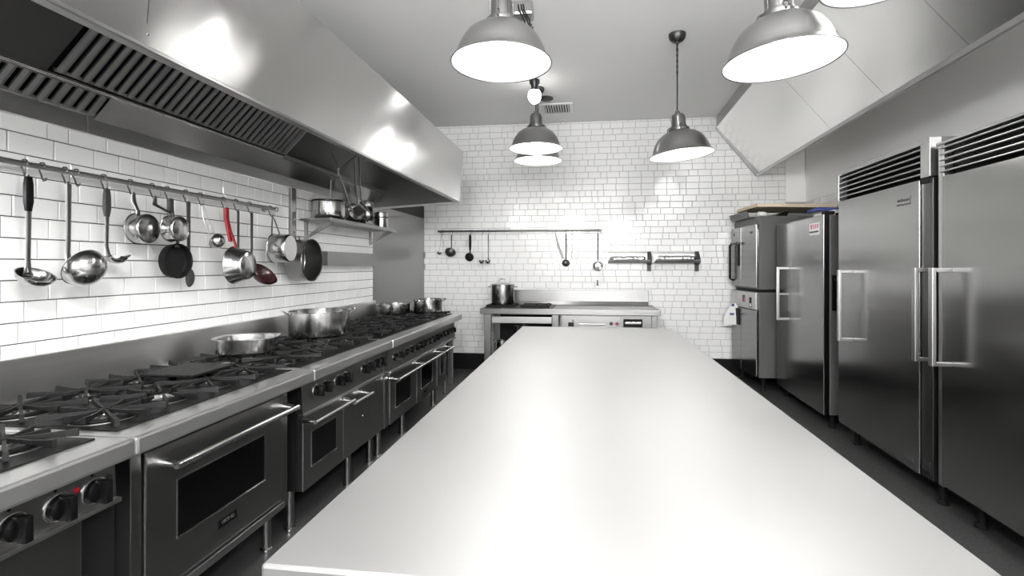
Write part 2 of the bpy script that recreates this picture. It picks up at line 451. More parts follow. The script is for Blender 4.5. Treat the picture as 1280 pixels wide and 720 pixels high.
def legs(t, pts, z=.22):
    for (x, y) in pts:
        l = obj('leg', MB().cyl((x, y, .012), (x, y, z), .021), 'steel_range', t)
        obj('foot', MB().lathe([(.019, 0), (.026, .003), (.026, .014), (.02, .018)], 16, T(x, y, 0)), 'chrome', l)
RG = 'gas ranges along the left wall'
XF = -1.40
# --- range 1, cut by the frame
t = thing('gas_range', 'gas range cut by the frame edge with three black knobs and red light', 'range', (-1.75, .85, 0), group=RG)
cooktop(t, .42, 1.294, 4)
obj('body', MB().box(BX, -1.46, .43, 1.345, .14, SZ-.058), 'black_matte', t)
obj('control_panel', MB().prism([(-1.405, .645), (-1.412, SZ-.058), (-1.44, SZ-.058), (-1.44, .645)], 'y', .43, 1.30), 'steel_range', t)
obj('panel_trim', MB().box(-1.425, -1.385, .43, 1.30, .632, .646, bev=.004), 'steel', t)
oven_door(t, .50, 1.205, .16, .63, -1.41)
for y, a in ((.93, 0), (1.035, 0), (1.14, 0), (1.237, .0)): knob(t, -1.408, y, .69, .033, a)
obj('indicator_light', MB().lathe([(.008, 0), (.008, .004), (0, .006)], 14, T(-1.409, 1.188, .714) @ Ry(PI/2)), 'redled', t)
for y in (.93, 1.035, 1.14, 1.237): obj('dial_mark', MB().lathe([(.004, 0), (.004, .001), (0, .001)], 10, T(-1.410, y-.005, .736) @ Ry(PI/2)), 'black', t)
obj('latch_plate', MB().box(-1.408, -1.400, 1.272, 1.284, .66, .72, bev=.002), 'steel_inner', t)
legs(t, [(-1.52, .6), (-1.52, 1.26)], .16)
# --- range 2
t = thing('gas_range', 'gas range with one wide oven door, long bar handle and black badge', 'range', (-1.75, 1.78, 0), group=RG)
cooktop(t, 1.297, 2.25, 4, hubs={(0, 0), (0, 1), (1, 1), (2, 0), (3, 1), (3, 0), (2, 1)})
obj('body', MB().box(BX, -1.445, 1.395, 2.10, .215, SZ-.058), 'steel_inner', t)
for a, b in ((1.348, 1.386), (2.10, 2.142)): obj('side_post', MB().box(-1.47, -1.408, a, b, .21, SZ-.058, bev=.003), 'steel_range', t)
obj('top_band', MB().box(-1.44, -1.402, 1.39, 2.094, .742, SZ-.058, bev=.002), 'steel_range', t)
d = oven_door(t, 1.392, 2.092, .258, .738, XF, (1.514, 1.966, .405, .60))
bar_handle(d, -1.335, 1.44, 2.11, .683, XF, .0125)
bd = obj('badge', MB().box(XF-.002, XF+.003, 1.698, 1.796, .330, .362, bev=.001), 'black', d)
me = text_mesh('VIKING', .021)
me.transform(T(XF+.0035, 1.747, .347) @ Rz(PI/2) @ Rx(PI/2)); 
WMd = WM[d.name]; me.transform(WMd.inverted())
for o_ in (bd,):
    x = bpy.data.objects.new('badge_lettering', me); me.materials.append(M['head']); col.objects.link(x); x.parent = d
obj('kick_rail', MB().box(-1.44, -1.388, 1.392, 2.094, .222, .252, bev=.004), 'steel', t)
legs(t, [(-1.52, 1.45), (-1.50, 2.12)])
# --- range 3
t = thing('gas_range', 'gas range with windowed oven door, plain cupboard door and eight knobs', 'range', (-1.75, 2.73, 0), group=RG)
cooktop(t, 2.253, 3.219, 4)
obj('body', MB().box(BX, -1.44, 2.262, 3.205, .212, SZ-.058), 'black_matte', t)
obj('control_panel', MB().prism([(-1.400, .60), (-1.412, SZ-.058), (-1.44, SZ-.058), (-1.44, .60)], 'y', 2.255, 3.205), 'steel_range', t)
obj('panel_trim', MB().box(-1.43, -1.390, 2.255, 3.205, .588, .602, bev=.004), 'steel', t)
for y in (2.385, 2.465, 2.60, 2.685, 2.925, 3.0, 3.085, 3.155): knob(t, -1.406, y, .688, .029, random.uniform(-.3, .3))
d = oven_door(t, 2.258, 2.652, .215, .584, XF, (2.33, 2.575, .318, .49))
bar_handle(d, -1.332, 2.25, 2.655, .585-.02, XF, .011)
d = obj('cupboard_door', MB().box(-1.44, XF, 2.658, 3.20, .215, .584, bev=.005), 'steel_range', t)
bar_handle(d, -1.335, 2.665, 2.90, .545, XF, .010)
obj('bolt', MB().lathe([(.006, 0), (.005, .003), (0, .004)], 10, T(XF, 2.90, .40) @ Ry(PI/2)), 'chrome', d)
legs(t, [(-1.50, 2.30), (-1.45, 2.80), (-1.47, 3.14)])
# --- range 4
t = thing('gas_range', 'longest gas range at the far end with three windowed ovens and knob row', 'range', (-1.75, 4.14, 0), group=RG)
cooktop(t, 3.222, 5.07, 7)
obj('body', MB().box(BX, -1.44, 3.235, 4.72, .205, SZ-.058), 'black_matte', t)
obj('body_end', MB().box(BX, -1.46, 4.73, 4.99, .205, SZ-.058), 'black_matte', t)
obj('control_panel', MB().prism([(-1.400, .585), (-1.412, SZ-.058), (-1.44, SZ-.058), (-1.44, .585)], 'y', 3.30, 5.02), 'steel_range', t)
obj('panel_trim', MB().box(-1.43, -1.385, 3.30, 5.02, .572, .586, bev=.004), 'steel', t)
for i in range(15): knob(t, -1.406, 3.41+i*.109, .672, .026, random.uniform(-.4, .4), ring=i < 5)
obj('side_post', MB().box(-1.47, -1.402, 3.226, 3.292, .205, SZ-.058, bev=.003), 'steel_range', t)
obj('side_post', MB().box(-1.46, -1.41, 4.955, 4.992, .10, .572, bev=.003), 'steel', t)
ds = [(3.318, 3.862), (3.87, 4.40), (4.41, 4.70)]
for i, (a, b) in enumerate(ds):
    d = oven_door(t, a, b, .205, .565, XF, (a+.10, b-.14 if i < 2 else b-.06, .30, .475))
    bar_handle(d, -1.325, a-.02, b+.01, .535, XF, .011)
    if i == 1: obj('badge', MB().box(XF-.002, XF+.003, a+.16, a+.24, .245, .27, bev=.001), 'black', d)
legs(t, [(-1.47, 3.27), (-1.47, 3.72), (-1.47, 4.50), (-1.49, 4.95)])
# flat cover plate lying over the back burners of range 2
tag(obj('simmer_plate', MB().box(-1.91, -1.66, 1.87, 2.13, SZ+.0365, SZ+.047, bev=.003), 'iron'),
    'flat square black iron plate lying among the grates of the wide-oven range', 'plate')
# steel backguard behind the ranges
tag(obj('backguard', MB().box(XL+.008, BX-.001, .42, 4.66, SZ-.05, .992, bev=.005), 'steel_guard'),
    'long low stainless steel backguard between the ranges and the white tiles', 'backsplash')

# ------------------------------------------------------------------ pots
def pot_profile(r, h, th=.003, base=.012, lip=.004):
    return [(0, 0), (r-base, 0), (r-base*.3, base*.3), (r, base), (r, h-.004), (r+lip, h), (r+lip-.001, h+.003), (r-th, h+.001), (r-th, base+th), (r-base, th), (0, th)]
def loop_handle(mb, cx, cy, z, r, ang, span=.09, out=.045, rad=.0055, drop=0.0):
    pts = []
    for k in range(9):
        u = -1+2*k/8
        s = math.sqrt(max(0, 1-u*u))**.6
        a = ang; tx, ty = -math.sin(a), math.cos(a)
        rr = r-.002+out*s
        pts.append((cx+math.cos(a)*rr+tx*u*span/2, cy+math.sin(a)*rr+ty*u*span/2, z+drop*s))
    mb.tube(pts, rad, 8); return mb
GZ = SZ+.0368
def pot(name, label, x, y, z, r, h, angs, group=None, lift=.02):
    t = thing(name, label, 'pot', (x, y, z), group=group)
    obj('body', MB().lathe(pot_profile(r, h), 48), 'pot', t, local=True)
    for a in angs:
        obj('handle', loop_handle(MB(), 0, 0, h-.02, r, a, drop=lift), 'chrome', t, local=True)
    return t
pot('stock_pot', 'large wide steel pot with two loop handles standing on the ranges', -1.845, 3.165, GZ, .192, .165, (.72, -2.45), lift=.03)
pot('saute_pan', 'shallow wide steel pan left of the taller pot at the far range end', -1.935, 4.72, GZ, .150, .095, (.95, -2.3))
pot('stock_pot', 'medium steel pot with short handles standing nearest the far end of the ranges', -1.63, 4.83, GZ, .143, .135, (.55, -1.95))
# oval roasting pan with a flared rim
t = thing('roasting_pan', 'shallow squarish steel pan with flared rim on the wide-oven range', 'pan', (-1.86, 2.47, GZ), .35)
def sq_ring(rx, ry, z, n=40, p=3.2):
    return [(rx*math.copysign(abs(math.cos(2*PI*k/n))**(2/p), math.cos(2*PI*k/n)), ry*math.copysign(abs(math.sin(2*PI*k/n))**(2/p), math.sin(2*PI*k/n)), z) for k in range(n)]
rings = [sq_ring(.11, .095, 0), sq_ring(.132, .117, .008), sq_ring(.138, .123, .078), sq_ring(.160, .140, .083), sq_ring(.160, .140, .086), sq_ring(.135, .120, .082), sq_ring(.129, .114, .010), sq_ring(.11, .095, .004)]
mb = MB(); n = 40; vs = [p for r_ in rings for p in r_]; fs = [tuple(reversed(range(n)))]
for i in range(len(rings)-1):
    for k in range(n): fs.append((i*n+k, i*n+(k+1) % n, (i+1)*n+(k+1) % n, (i+1)*n+k))
fs.append(tuple((len(rings)-1)*n+k for k in range(n)))
mb.add(vs, fs, smooth=True); obj('body', mb, 'pot', t, local=True)

# ------------------------------------------------------------------ rails and hanging tools
HX, HZ = -2.07, 1.712                        # left rail
t = thing('hanging_rail', 'long steel rail on the left tiled wall with cooking tools on hooks', 'rail', (HX, 2.0, HZ))
obj('bar', MB().tube([(HX, .55, HZ), (HX, 3.015, HZ)], .0115, 14), 'steel', t)
for y in (1.20, 2.995):
    obj('bracket', MB().tube([(HX, y, HZ), (XL+.007, y, HZ)], .009, 10).lathe([(.022, 0), (.022, .006), (.01, .01)], 16, T(XL+.007, y, HZ) @ Ry(PI/2)), 'steel', t)
obj('end_knob', MB().lathe([(0, 0), (.017, .004), (.019, .012), (.012, .022), (0, .024)], 16, T(HX, 3.012, HZ) @ Rx(-PI/2)), 'chrome', t)
BY, BZ = 6.105, 1.780                        # back rail
t = thing('hanging_rail', 'thin steel rail on the back tiled wall with small ladles hanging', 'rail', (-.9, BY, BZ))
obj('bar', MB().tube([(-1.93, BY, BZ), (.14, BY, BZ)], .0115, 12), 'tool', t)
for x in (-1.91, .14):
    obj('bracket', MB().tube([(x, BY, BZ), (x, YB-.007, BZ)], .009, 10).lathe([(.022, 0), (.022, .006), (.01, .01)], 16, T(x, YB-.007, BZ) @ Rx(PI/2)), 'steel', t)
obj('end_knob', MB().lathe([(0, 0), (.018, .004), (.02, .014), (.012, .026), (0, .028)], 14, T(.135, BY, BZ) @ Ry(PI/2)), 'chrome', t)

def hook(pos, rotz, what, turn=0.0):
    t = tag(obj('s_hook', MB().tube([(0, -.012, -.004), (0, -.0155, .006), (0, -.008, .0155), (0, .004, .0165), (0, .0135, .008), (.002, .0135, -.012), (.003, .006, -.03), (.002, 0, -.044), (0, -.008, -.053), (-.002, -.018, -.052), (-.003, -.024, -.042)], .0030, 6), 'tool'),
            what, 'hook', 'S-hooks on the rails')
    t.location = pos; t.rotation_euler = (0, 0, rotz)
    return t
def bowl(mb, r, depth, mtx, th=.002, seg=28):
    n = 7; out = []; inn = []
    for k in range(n+1):
        a = PI/2*k/n
        out.append((r*math.sin(a), -depth*math.cos(a)))
        inn.append(((r-th)*math.sin(a), -(depth-th)*math.cos(a)))
    mb.lathe([(p[0], p[1]) for p in out]+[(r+.002, .001)]+[(p[0], p[1]) for p in reversed(inn)], seg, mtx)
    return mb
def hang(name, label, cat, wall, u, group):
    if wall == 'L': return thing(name, label, cat, (HX+.018, u, HZ-.055), PI/2, group)
    return thing(name, label, cat, (u, BY-.016, BZ-.055), 0, group)
GL, GB = 'tools hanging on the left rail', 'tools hanging on the back rail'
def strip_handle(mb, pts, rad, flat=.35): return mb.tube(pts, rad, 8, flat=flat, up=(0, 1, 0))
hooks = []
# 1 black-handled ladle
def ladle(wall, u, label, L, r, depth, grip, grip_len, tilt, m_bowl='pot', m_rod='tool', group=GL, rx=0.0, name='ladle', w0=.015, spout=0, out=.0):
    t = hang(name, label, 'ladle', wall, u, group)
    if grip: obj('grip', strip_handle(MB(), [(0, 0, .006), (0, 0, -.02), (0, 0, -grip_len*.7), (0, 0, -grip_len)], [w0*.9, w0*1.15, w0*1.2, w0*.8], .6), grip, t, local=True)
    obj('rod', strip_handle(MB(), [(0, .0, .004 if not grip else -grip_len+.01), (0, 0, -L*.6), (0, .002, -L*.86), (rx*.3, .0, -L), (rx*.5, -.004, -L-.012)], [w0*.75, w0*.62, w0*.62, w0*.9, w0*1.3], .4), m_rod, t, local=True)
    mtx = T(rx, -r*.75-out, -L-.006-depth*.1) @ Rx(tilt)
    mb = bowl(MB(), r, depth, mtx)
    if spout: mb.tube([(rx+r*.75, -r*.8, -L-.012), (rx+r*1.25, -r*.85, -L-.004), (rx+r*1.5, -r*.85, -L-.0)], [.02, .013, .008], 8, flat=.45)
    obj('bowl', mb, m_bowl, t, local=True)
    return t
K = 1.068
ladle('L', 1.461*K, 'steel ladle with black grip, leftmost tool on the left rail', .345, .057, .042, 'black', .12, .5, rx=-.008)
ladle('L', 1.592*K, 'big round steel ladle with smooth steel handle on the left rail', .315, .076, .070, None, 0, -1.1, w0=.016, rx=.008)
ladle('L', 1.738*K, 'small spouted ladle with dark grip beside two little saucepans', .275, .040, .028, 'greyplastic', .11, .25, spout=1, rx=.012)
# saucepans
def saucepan(wall, u, label, L, r, depth, m_out='pot', m_handle='tool', face='bottom', yaw=0.0, grip=None, group=GL, tilt=0.0, wire=False, name='saucepan', dx=0.0, out=.0, flare=1.0):
    t = hang(name, label, 'pan', wall, u, group)
    r2 = r*flare
    pr = [(0, 0), (r2*.90, 0), (r2*.965, depth*.05), (r2, depth*.14), (r, depth*.96), (r+.004, depth), (r+.003, depth+.003), (r-.003, depth*.98), (r2-.003, depth*.22), (r2*.86, .004), (0, .003)]
    c = Vector((dx, -.01-out, -L-r))
    if face == 'bottom': mt = T(*c) @ Rz(yaw) @ Rx(tilt) @ T(0, -depth, 0) @ Rx(-PI/2)      # bottom toward the room
    else: mt = T(*c) @ Rz(yaw) @ Rx(tilt) @ Rx(PI/2)                                          # opening toward the room
    obj('body', MB().lathe(pr, 40, mt), m_out, t, local=True)
    rim = mt @ Vector((0, 0, depth*.9))
    top = Vector((rim.x, rim.y, rim.z+r*math.cos(tilt)))
    if wire:
        obj('handle', MB().tube([(top.x-.04, top.y, top.z-.012), (-.012, -.004, -.06), (0, 0, .006), (.014, -.004, -.02), (top.x+.055, top.y, top.z-.02)], .0045, 8), m_handle, t, local=True)
    else:
        hp = [(0, 0, .006), (0, 0, -.03), ((top.x)*.5, top.y*.5, -L*.6), (top.x, top.y, top.z+.012), (top.x, top.y+.004, top.z-.015)]
        obj('handle', strip_handle(MB(), hp, [.011, .014, .010, .010, .014], .45), m_handle, t, local=True)
        if grip: obj('grip', strip_handle(MB(), [(0, 0, .01), (0, -.001, -.05), (top.x*.7, top.y*.5, -L*.85)], [.017, .017, .013], .7), grip, t, local=True)
    return t
saucepan('L', 1.853*K, 'small round steel saucepan hanging left of a smaller one', .085, .067, .06, dx=.008, yaw=.1)
saucepan('L', 1.957*K, 'smallest shiny steel saucepan overlapping the round saucepan on its left', .085, .060, .055, dx=.006, yaw=.1, out=.065)
saucepan('L', 2.037*K, 'black frying pan with thin steel rim and dark handle on left rail', .215, .083, .035, 'black_matte', 'greyplastic', face='open', grip='greyplastic', name='frying_pan')
# dark long spoon
t = hang('serving_spoon', 'slim dark serving spoon between the black frying pan and small strainer', 'spoon', 'L', 2.141*K, GL)
obj('handle', strip_handle(MB(), [(0, 0, .008), (0, 0, -.1), (.002, 0, -.34)], [.014, .013, .009], .4), 'greyplastic', t, local=True)
obj('spoon_bowl', bowl(MB(), .026, .014, T(.004, -.006, -.385) @ Matrix.Diagonal((1, 1, 1.7, 1)) @ Rx(-1.45)), 'greyplastic', t, local=True)
# small double-wire strainer
t = hang('strainer', 'small steel strainer with double wire handle left of the red-handled saucepan', 'strainer', 'L', 2.23*K, GL)
obj('handle', MB().tube([(.055, -.03, -.155), (.022, -.006, -.06), (.006, 0, .0), (-.006, 0, .0), (-.006, -.006, -.06), (.015, -.03, -.16)], .0035, 8), 'steel', t, local=True)
obj('bowl', bowl(MB(), .042, .042, T(.045, -.04, -.185) @ Rx(-1.15)), 'pot', t, local=True)
# red-handled pan
saucepan('L', 2.389*K, 'steel saucepan with bright red handle on the left rail', .215, .102, .085, 'pot', 'red', yaw=.12, grip='red', dx=-.02, flare=.8, out=.055)
ladle('L', 2.479*K, 'dark ladle hanging behind the red-handled saucepan', .36, .035, .02, None, 0, .6, 'dkred', 'greyplastic', rx=.0)
ladle('L', 2.588*K, 'big maroon ladle with dark handle right of the red-handled saucepan', .355, .082, .055, None, 0, .8, 'dkred', 'greyplastic', rx=-.05, w0=.016, out=.06)
saucepan('L', 2.775*K, 'steel saucepan on two-wire handle at the right end of left rail', .115, .092, .11, wire=True, yaw=.12, dx=.0, tilt=.0)
for u, wh in zip((1.461, 1.516, 1.592, 1.632, 1.738, 1.853, 1.957, 2.037, 2.141, 2.23, 2.389, 2.479, 2.588, 2.775),
                 ('holding the black-gripped ladle', 'empty, right of the black-gripped ladle', 'holding the big round steel ladle', 'empty, right of the big round steel ladle', 'holding the small spouted ladle',
                  'holding the left one of two small saucepans', 'holding the smallest shiny saucepan', 'holding the black frying pan', 'holding the slim dark spoon', 'holding the small wire strainer',
                  'holding the red-handled saucepan', 'holding the ladle behind the red-handled pan', 'holding the big maroon ladle', 'holding the two-wire saucepan')):
    hook((HX, u*K, HZ), PI/2, 'steel S-hook on the left rail, '+wh, 0)
# back rail tools
def bl(u, label, L, r, dep, tilt, mb_, mr, w0=.009, grip=None, gl=0): return ladle('B', u, label, L, r, dep, grip, gl, tilt, mb_, mr, group=GB, w0=w0, rx=0)
t = hang('whisk', 'tiny wire skimmer, leftmost tool on the back rail', 'skimmer', 'B', -1.87, GB)
obj('handle', MB().tube([(-.035, 0, -.20), (-.018, 0, -.09), (0, 0, .003), (.012, 0, -.09), (.016, 0, -.22)], .0035, 6), 'steel', t, local=True)
obj('bowl', bowl(MB(), .03, .02, T(-.03, -.02, -.225) @ Rx(-.7)), 'pot', t, local=True)
bl(-1.745, 'steel ladle with black handle second from the left on back rail', .205, .068, .05, -.95, 'dish', 'black_matte')
bl(-1.50, 'all black ladle with thick grip hanging on the back rail', .27, .054, .02, -1.35, 'black_matte', 'black_matte', .014, 'black_matte', .19)
bl(-1.345, 'small steel cup ladle with thin wire handle, left one of the pair', .31, .036, .045, -.1, 'pot', 'steel', .004)
bl(-1.265, 'small steel cup ladle with dark rod, right one of the pair', .31, .036, .045, -.1, 'pot', 'black_matte', .007)
t = hang('tongs', 'slanting thin steel tongs hanging on the back rail', 'tongs', 'B', -.41, GB)
obj('arm', strip_handle(MB(), [(0, 0, .004), (.045, 0, -.15), (.10, 0, -.30)], [.006, .007, .004], .3), 'tool', t, local=True)
obj('arm', strip_handle(MB(), [(0, 0, .004), (.03, -.01, -.15), (.085, -.012, -.30)], [.005, .006, .004], .3), 'tool', t, local=True)
bl(-.28, 'dark round ladle with black handle right of the steel tongs', .345, .047, .04, -1.1, 'dish', 'black_matte', .010)
t = hang('skewer', 'single thin steel skewer hanging on the back rail', 'skewer', 'B', -.205, GB)
obj('rod', MB().tube([(0, 0, .004), (0, 0, -.295)], .0028, 6), 'tool', t, local=True)
obj('eye', MB().tube([(.007*math.cos(a*PI/4), 0, .004+.007*math.sin(a*PI/4)) for a in range(8)], .002, 6, closed=True), 'tool', t, local=True)
bl(.115, 'bright round steel skimmer at the right end of the back rail', .385, .062, .02, 1.35, 'pot', 'greyplastic', .011)
for u, wh in zip((-1.87, -1.745, -1.50, -1.345, -1.265, -.41, -.28, -.205, .115), ('tiny wire skimmer', 'second ladle from the left', 'all black ladle', 'thin wire cup ladle', 'dark-rod cup ladle', 'slanting tongs', 'dark round ladle', 'thin skewer', 'bright round skimmer')):
    hook((u, BY, BZ), 0, 'steel S-hook on the back rail holding the '+wh)

# ------------------------------------------------------------------ left shelves, post and the pan on the post
t = thing('wall_post', 'upright steel wall post left of the pot shelf below the hood', 'post', (XL+.008, 3.297, 1.30))
obj('upright', MB().box(XL+.008, XL+.033, 3.268, 3.322, 1.26, 1.898, bev=.003), 'steel_range', t)
for z in (1.40, 1.58, 1.72): obj('bolt', MB().lathe([(.007, 0), (.006, .003), (0, .004)], 10, T(XL+.033, 3.295, z) @ Ry(PI/2)), 'dish', t)
obj('peg', MB().tube([(XL+.03, 3.27, 1.535), (XL+.06, 3.265, 1.535), (XL+.068, 3.263, 1.548)], .005, 8), 'steel_range', t)
t = thing('saute_pan', 'large open steel pan hanging below the steel wall post', 'pan', (XL+.045, 3.255, 1.53), PI/2)
r, dp = .148, .135
pr = [(0, 0), (r*.93, 0), (r*.98, .006), (r, .014), (r, dp-.004), (r+.004, dp), (r+.003, dp+.003), (r-.004, dp-.002), (r-.004, .014), (r*.93, .004), (0, .004)]
mt = T(0, -.012, -.155) @ Rz(.06) @ Rx(PI/2)
obj('body', MB().lathe(pr, 48, mt), 'pan_dark', t, local=True)
obj('handle', MB().tube([(-.04, -.08, -.012), (-.03, -.07, .012), (0, -.04, .016), (.03, -.07, .012), (.04, -.08, -.012)], .005, 8), 'steel_range', t, local=True)

SH = 1.690
t = thing('wall_shelf', 'steel wall shelf with triangular brackets holding pots under the hood', 'shelf', (XL+.008, 4.0, SH))
obj('board', MB().box(XL+.008, -1.895, 3.40, 4.60, SH-.016, SH, bev=.002), 'steel_range', t)
obj('front_lip', MB().box(-1.897, -1.886, 3.40, 4.60, SH-.026, SH+.006, bev=.003), 'steel_range', t)
for y in (3.47, 4.57):
    obj('bracket', MB().box(XL+.008, XL+.03, y-.010, y+.010, SH-.15, SH-.017, bev=.002).prism([(-1.915, SH-.017), (-1.90, SH-.03), (XL+.03, SH-.145), (XL+.03, SH-.125), (-1.96, SH-.017)], 'y', y-.006, y+.006), 'steel_range', t)
t = thing('wall_ledge', 'deep steel tray ledge on the left wall below the pot shelf', 'shelf', (XL+.008, 4.1, 1.337))
obj('back', MB().box(XL+.008, XL+.012, 3.67, 4.64, 1.337, 1.4525), 'steel_range', t)
obj('bottom', MB().box(XL+.012, -2.073, 3.67, 4.64, 1.337, 1.341), 'steel_range', t)
obj('front_lip', MB().box(-2.073, -2.068, 3.67, 4.64, 1.337, 1.4525, bev=.001), 'steel_range', t)
for y in (3.67, 4.636): obj('end_cap', MB().box(XL+.012, -2.073, y, y+.004, 1.341, 1.4525), 'steel_range', t)

# pots on the shelf
t = thing('stew_pot', 'round-shouldered steel pot with black rim, nearest pot on the wall shelf', 'pot', (-2.0, 3.57, SH), 0)
obj('body', MB().lathe([(0, 0), (.085, 0), (.10, .006), (.117, .03), (.120, .07), (.117, .135), (.121, .14), (.117, .143), (.113, .135), (.116, .07), (.10, .012), (0, .008)], 40), 'pot', t, local=True)
obj('rim', MB().lathe([(.112, .139), (.122, .139), (.123, .151), (.113, .152)], 36, closed=True), 'black', t, local=True)
obj('handle', loop_handle(MB(), 0, 0, .115, .12, .9, .07, .035), 'chrome', t, local=True)
obj('lid_rod', MB().tube([(.05, -.06, .145), (.05, -.06, .30), (.05, .01, .33)], .004, 6), 'steel', t, local=True)
t = thing('saucepan', 'small steel saucepan tipped on its side with a long upright handle on shelf', 'pan', (-1.995, 3.955, SH), 0)
mt = T(0, 0, .083) @ Rz(-.5) @ Ry(1.15) @ T(0, 0, -.04)
obj('body', MB().lathe([(0, 0), (.06, 0), (.074, .012), (.079, .05), (.08, .085), (.083, .088), (.079, .089), (.076, .05), (.06, .006), (0, .004)], 36, mt), 'pot', t, local=True)
obj('handle', MB().tube([(.045, -.10, .10), (.065, -.185, .13), (.115, -.465, .355), (.12, -.475, .385)], [.007, .006, .006, .006], 8), 'steel', t, local=True)
obj('handle_hook', MB().tube([(.12, -.475, .385), (.165, -.60, .42), (.205, -.73, .44)], .004, 6), 'dish', t, local=True)
t = thing('strainer', 'tall steel pan standing on edge with long wire loop handle on shelf', 'pan', (-2.02, 4.27, SH), 0)
mt = T(.0, 0, .125) @ Rz(.1) @ Ry(PI/2*.96) @ T(0, 0, -.05)
obj('body', MB().lathe([(0, 0), (.105, 0), (.118, .01), (.122, .03), (.122, .06), (.125, .063), (.12, .065), (.118, .03), (.105, .006), (0, .004)], 40, mt), 'pot', t, local=True)
w_ = lambda *p: [(x+2.02, y-4.27, z-SH) for x, y, z in p]
obj('handle', MB().tube(w_((-1.985, 4.20, 1.83), (-1.93, 3.90, 1.865), (-1.84, 3.68, 2.02), (-1.752, 3.495, 2.155), (-1.748, 3.53, 2.178), (-1.752, 3.565, 2.165), (-1.84, 3.76, 2.02), (-1.93, 3.97, 1.90), (-1.985, 4.21, 1.85)), .0065, 8), 'steel', t, local=True)
obj('brace', MB().tube(w_((-1.752, 3.495, 2.155), (-1.77, 3.40, 2.09), (-1.79, 3.325, 2.02), (-1.795, 3.325, 1.985)), .0045, 6), 'steel', t, local=True)
t = thing('saucepan', 'small steel saucepan with side handle at far end of the shelf', 'pan', (-1.995, 4.515, SH), 0)
obj('body', MB().lathe([(0, 0), (.058, 0), (.066, .006), (.068, .02), (.068, .155), (.072, .158), (.067, .16), (.064, .15), (.064, .02), (.058, .006), (0, .004)], 32), 'pot', t, local=True)
obj('band', MB().lathe([(.0685, .105), (.0705, .108), (.0705, .113), (.0685, .116)], 32, closed=True), 'dish', t, local=True)
obj('handle', MB().tube([(.05, .045, .115), (.10, .10, .128), (.14, .15, .135)], [.006, .006, .005], 8, flat=.6), 'steel', t, local=True)

# ------------------------------------------------------------------ back counter
CZ, CY = .849, 5.468
t = thing('worktop', 'stainless steel worktop with upstand against the back tiled wall', 'counter', (-.2, 5.8, CZ))
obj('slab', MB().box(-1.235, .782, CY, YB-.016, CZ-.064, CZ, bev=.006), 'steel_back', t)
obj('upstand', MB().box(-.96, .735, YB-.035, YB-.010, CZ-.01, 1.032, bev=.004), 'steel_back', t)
obj('upstand_foot', MB().prism([(YB-.06, CZ), (YB-.034, CZ+.045), (YB-.034, CZ)], 'x', -.955, .73), 'steel_back', t)
obj('burner_pan', MB().box(-1.20, -.40, 5.55, 6.05, CZ-.004, CZ+.003), 'pan', t)
def small_grate(cx, cy):
    mb = MB()
    sv = SZ
    for dx in (-.15, -.05, .05, .15): mb.box(cx+dx-.008, cx+dx+.008, cy-.16, cy+.16, CZ+.012, CZ+.03, bev=.003)
    for dy in (-.15, 0, .15): mb.box(cx-.17, cx+.17, cy+dy-.008, cy+dy+.008, CZ+.003, CZ+.028, bev=.003)
    return mb
obj('burner_grate', small_grate(-1.03, 5.80), 'iron', t)
obj('burner_grate', small_grate(-.62, 5.80), 'iron', t)
obj('burner_grate', small_grate(-.62, 5.80).v and finger_grate(MB(), -.62, 5.8, .3, .3), 'iron', t).location.z += CZ-SZ-.003
# open stand on the left
t = thing('open_stand', 'open steel stand with legs and dark recess under the worktop', 'stand', (-.75, 5.8, 0))
for x in (-1.150, -.372):
    for y in (5.52, 6.10):
        l = obj('leg', MB().box(x-.038, x+.038, y-.03, y+.03, .02, CZ-.064, bev=.004), 'steel_range', t)
        obj('foot', MB().box(x-.03, x+.03, y-.022, y+.022, 0, .022), 'black_matte', l)
obj('apron', MB().box(-1.105, -.412, 5.50, 5.53, .68, .755, bev=.006), 'steel', t)
obj('back_sheet', MB().box(-1.11, -.41, 6.08, 6.09, .12, .78), 'black_matte', t)
obj('undershelf', MB().box(-1.11, -.41, 5.56, 6.07, .30, .315), 'steel_inner', t)
t = pot('saucepan', 'small steel pot on the open stand undershelf beneath the worktop', -1.02, 5.74, .315, .075, .13, (3.0,))
t = pot('stock_pot', 'tall steel pot in the dark recess beneath the worktop', -.78, 5.90, .315, .09, .30, (0.9, -2.2))
# drawer unit on the right
t = thing('drawer_unit', 'steel drawer unit with long handle and coloured knobs under the worktop', 'cabinet', (.22, 5.8, 0))
obj('body', MB().box(-.315, .75, 5.53, 6.15, .12, CZ-.065), 'steel_range', t)
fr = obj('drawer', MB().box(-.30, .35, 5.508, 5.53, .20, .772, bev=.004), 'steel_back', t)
obj('handle', MB().tube([(-.11, 5.47, .688), (.18, 5.47, .688)], .008, 10).tube([(-.09, 5.508, .688), (-.09, 5.47, .688)], .006, 8).tube([(.16, 5.508, .688), (.16, 5.47, .688)], .006, 8), 'chrome', fr)
obj('switch', MB().box(-.228, -.165, 5.498, 5.509, .655, .70, bev=.003), 'black', t)
obj('switch_lever', MB().box(-.18, -.168, 5.49, 5.509, .705, .73, bev=.002), 'greyplastic', t)
for x, mm in ((.25, 'plum'), (.315, 'magenta')):
    obj('knob', MB().lathe([(.026, 0), (.027, .01), (.02, .024), (0, .026)], 18, T(x, 5.53, .692) @ Rx(PI/2)), mm, t)
obj('pull_recess', MB().box(.385, .592, 5.515, 5.531, .655, .742, bev=.003), 'black_matte', t)
obj('pull_bar', MB().box(.40, .578, 5.505, 5.518, .688, .712, bev=.003), 'chrome', t)
obj('side_post', MB().box(.69, .75, 5.50, 5.56, 0.0, CZ-.065, bev=.004), 'steel_range', t)
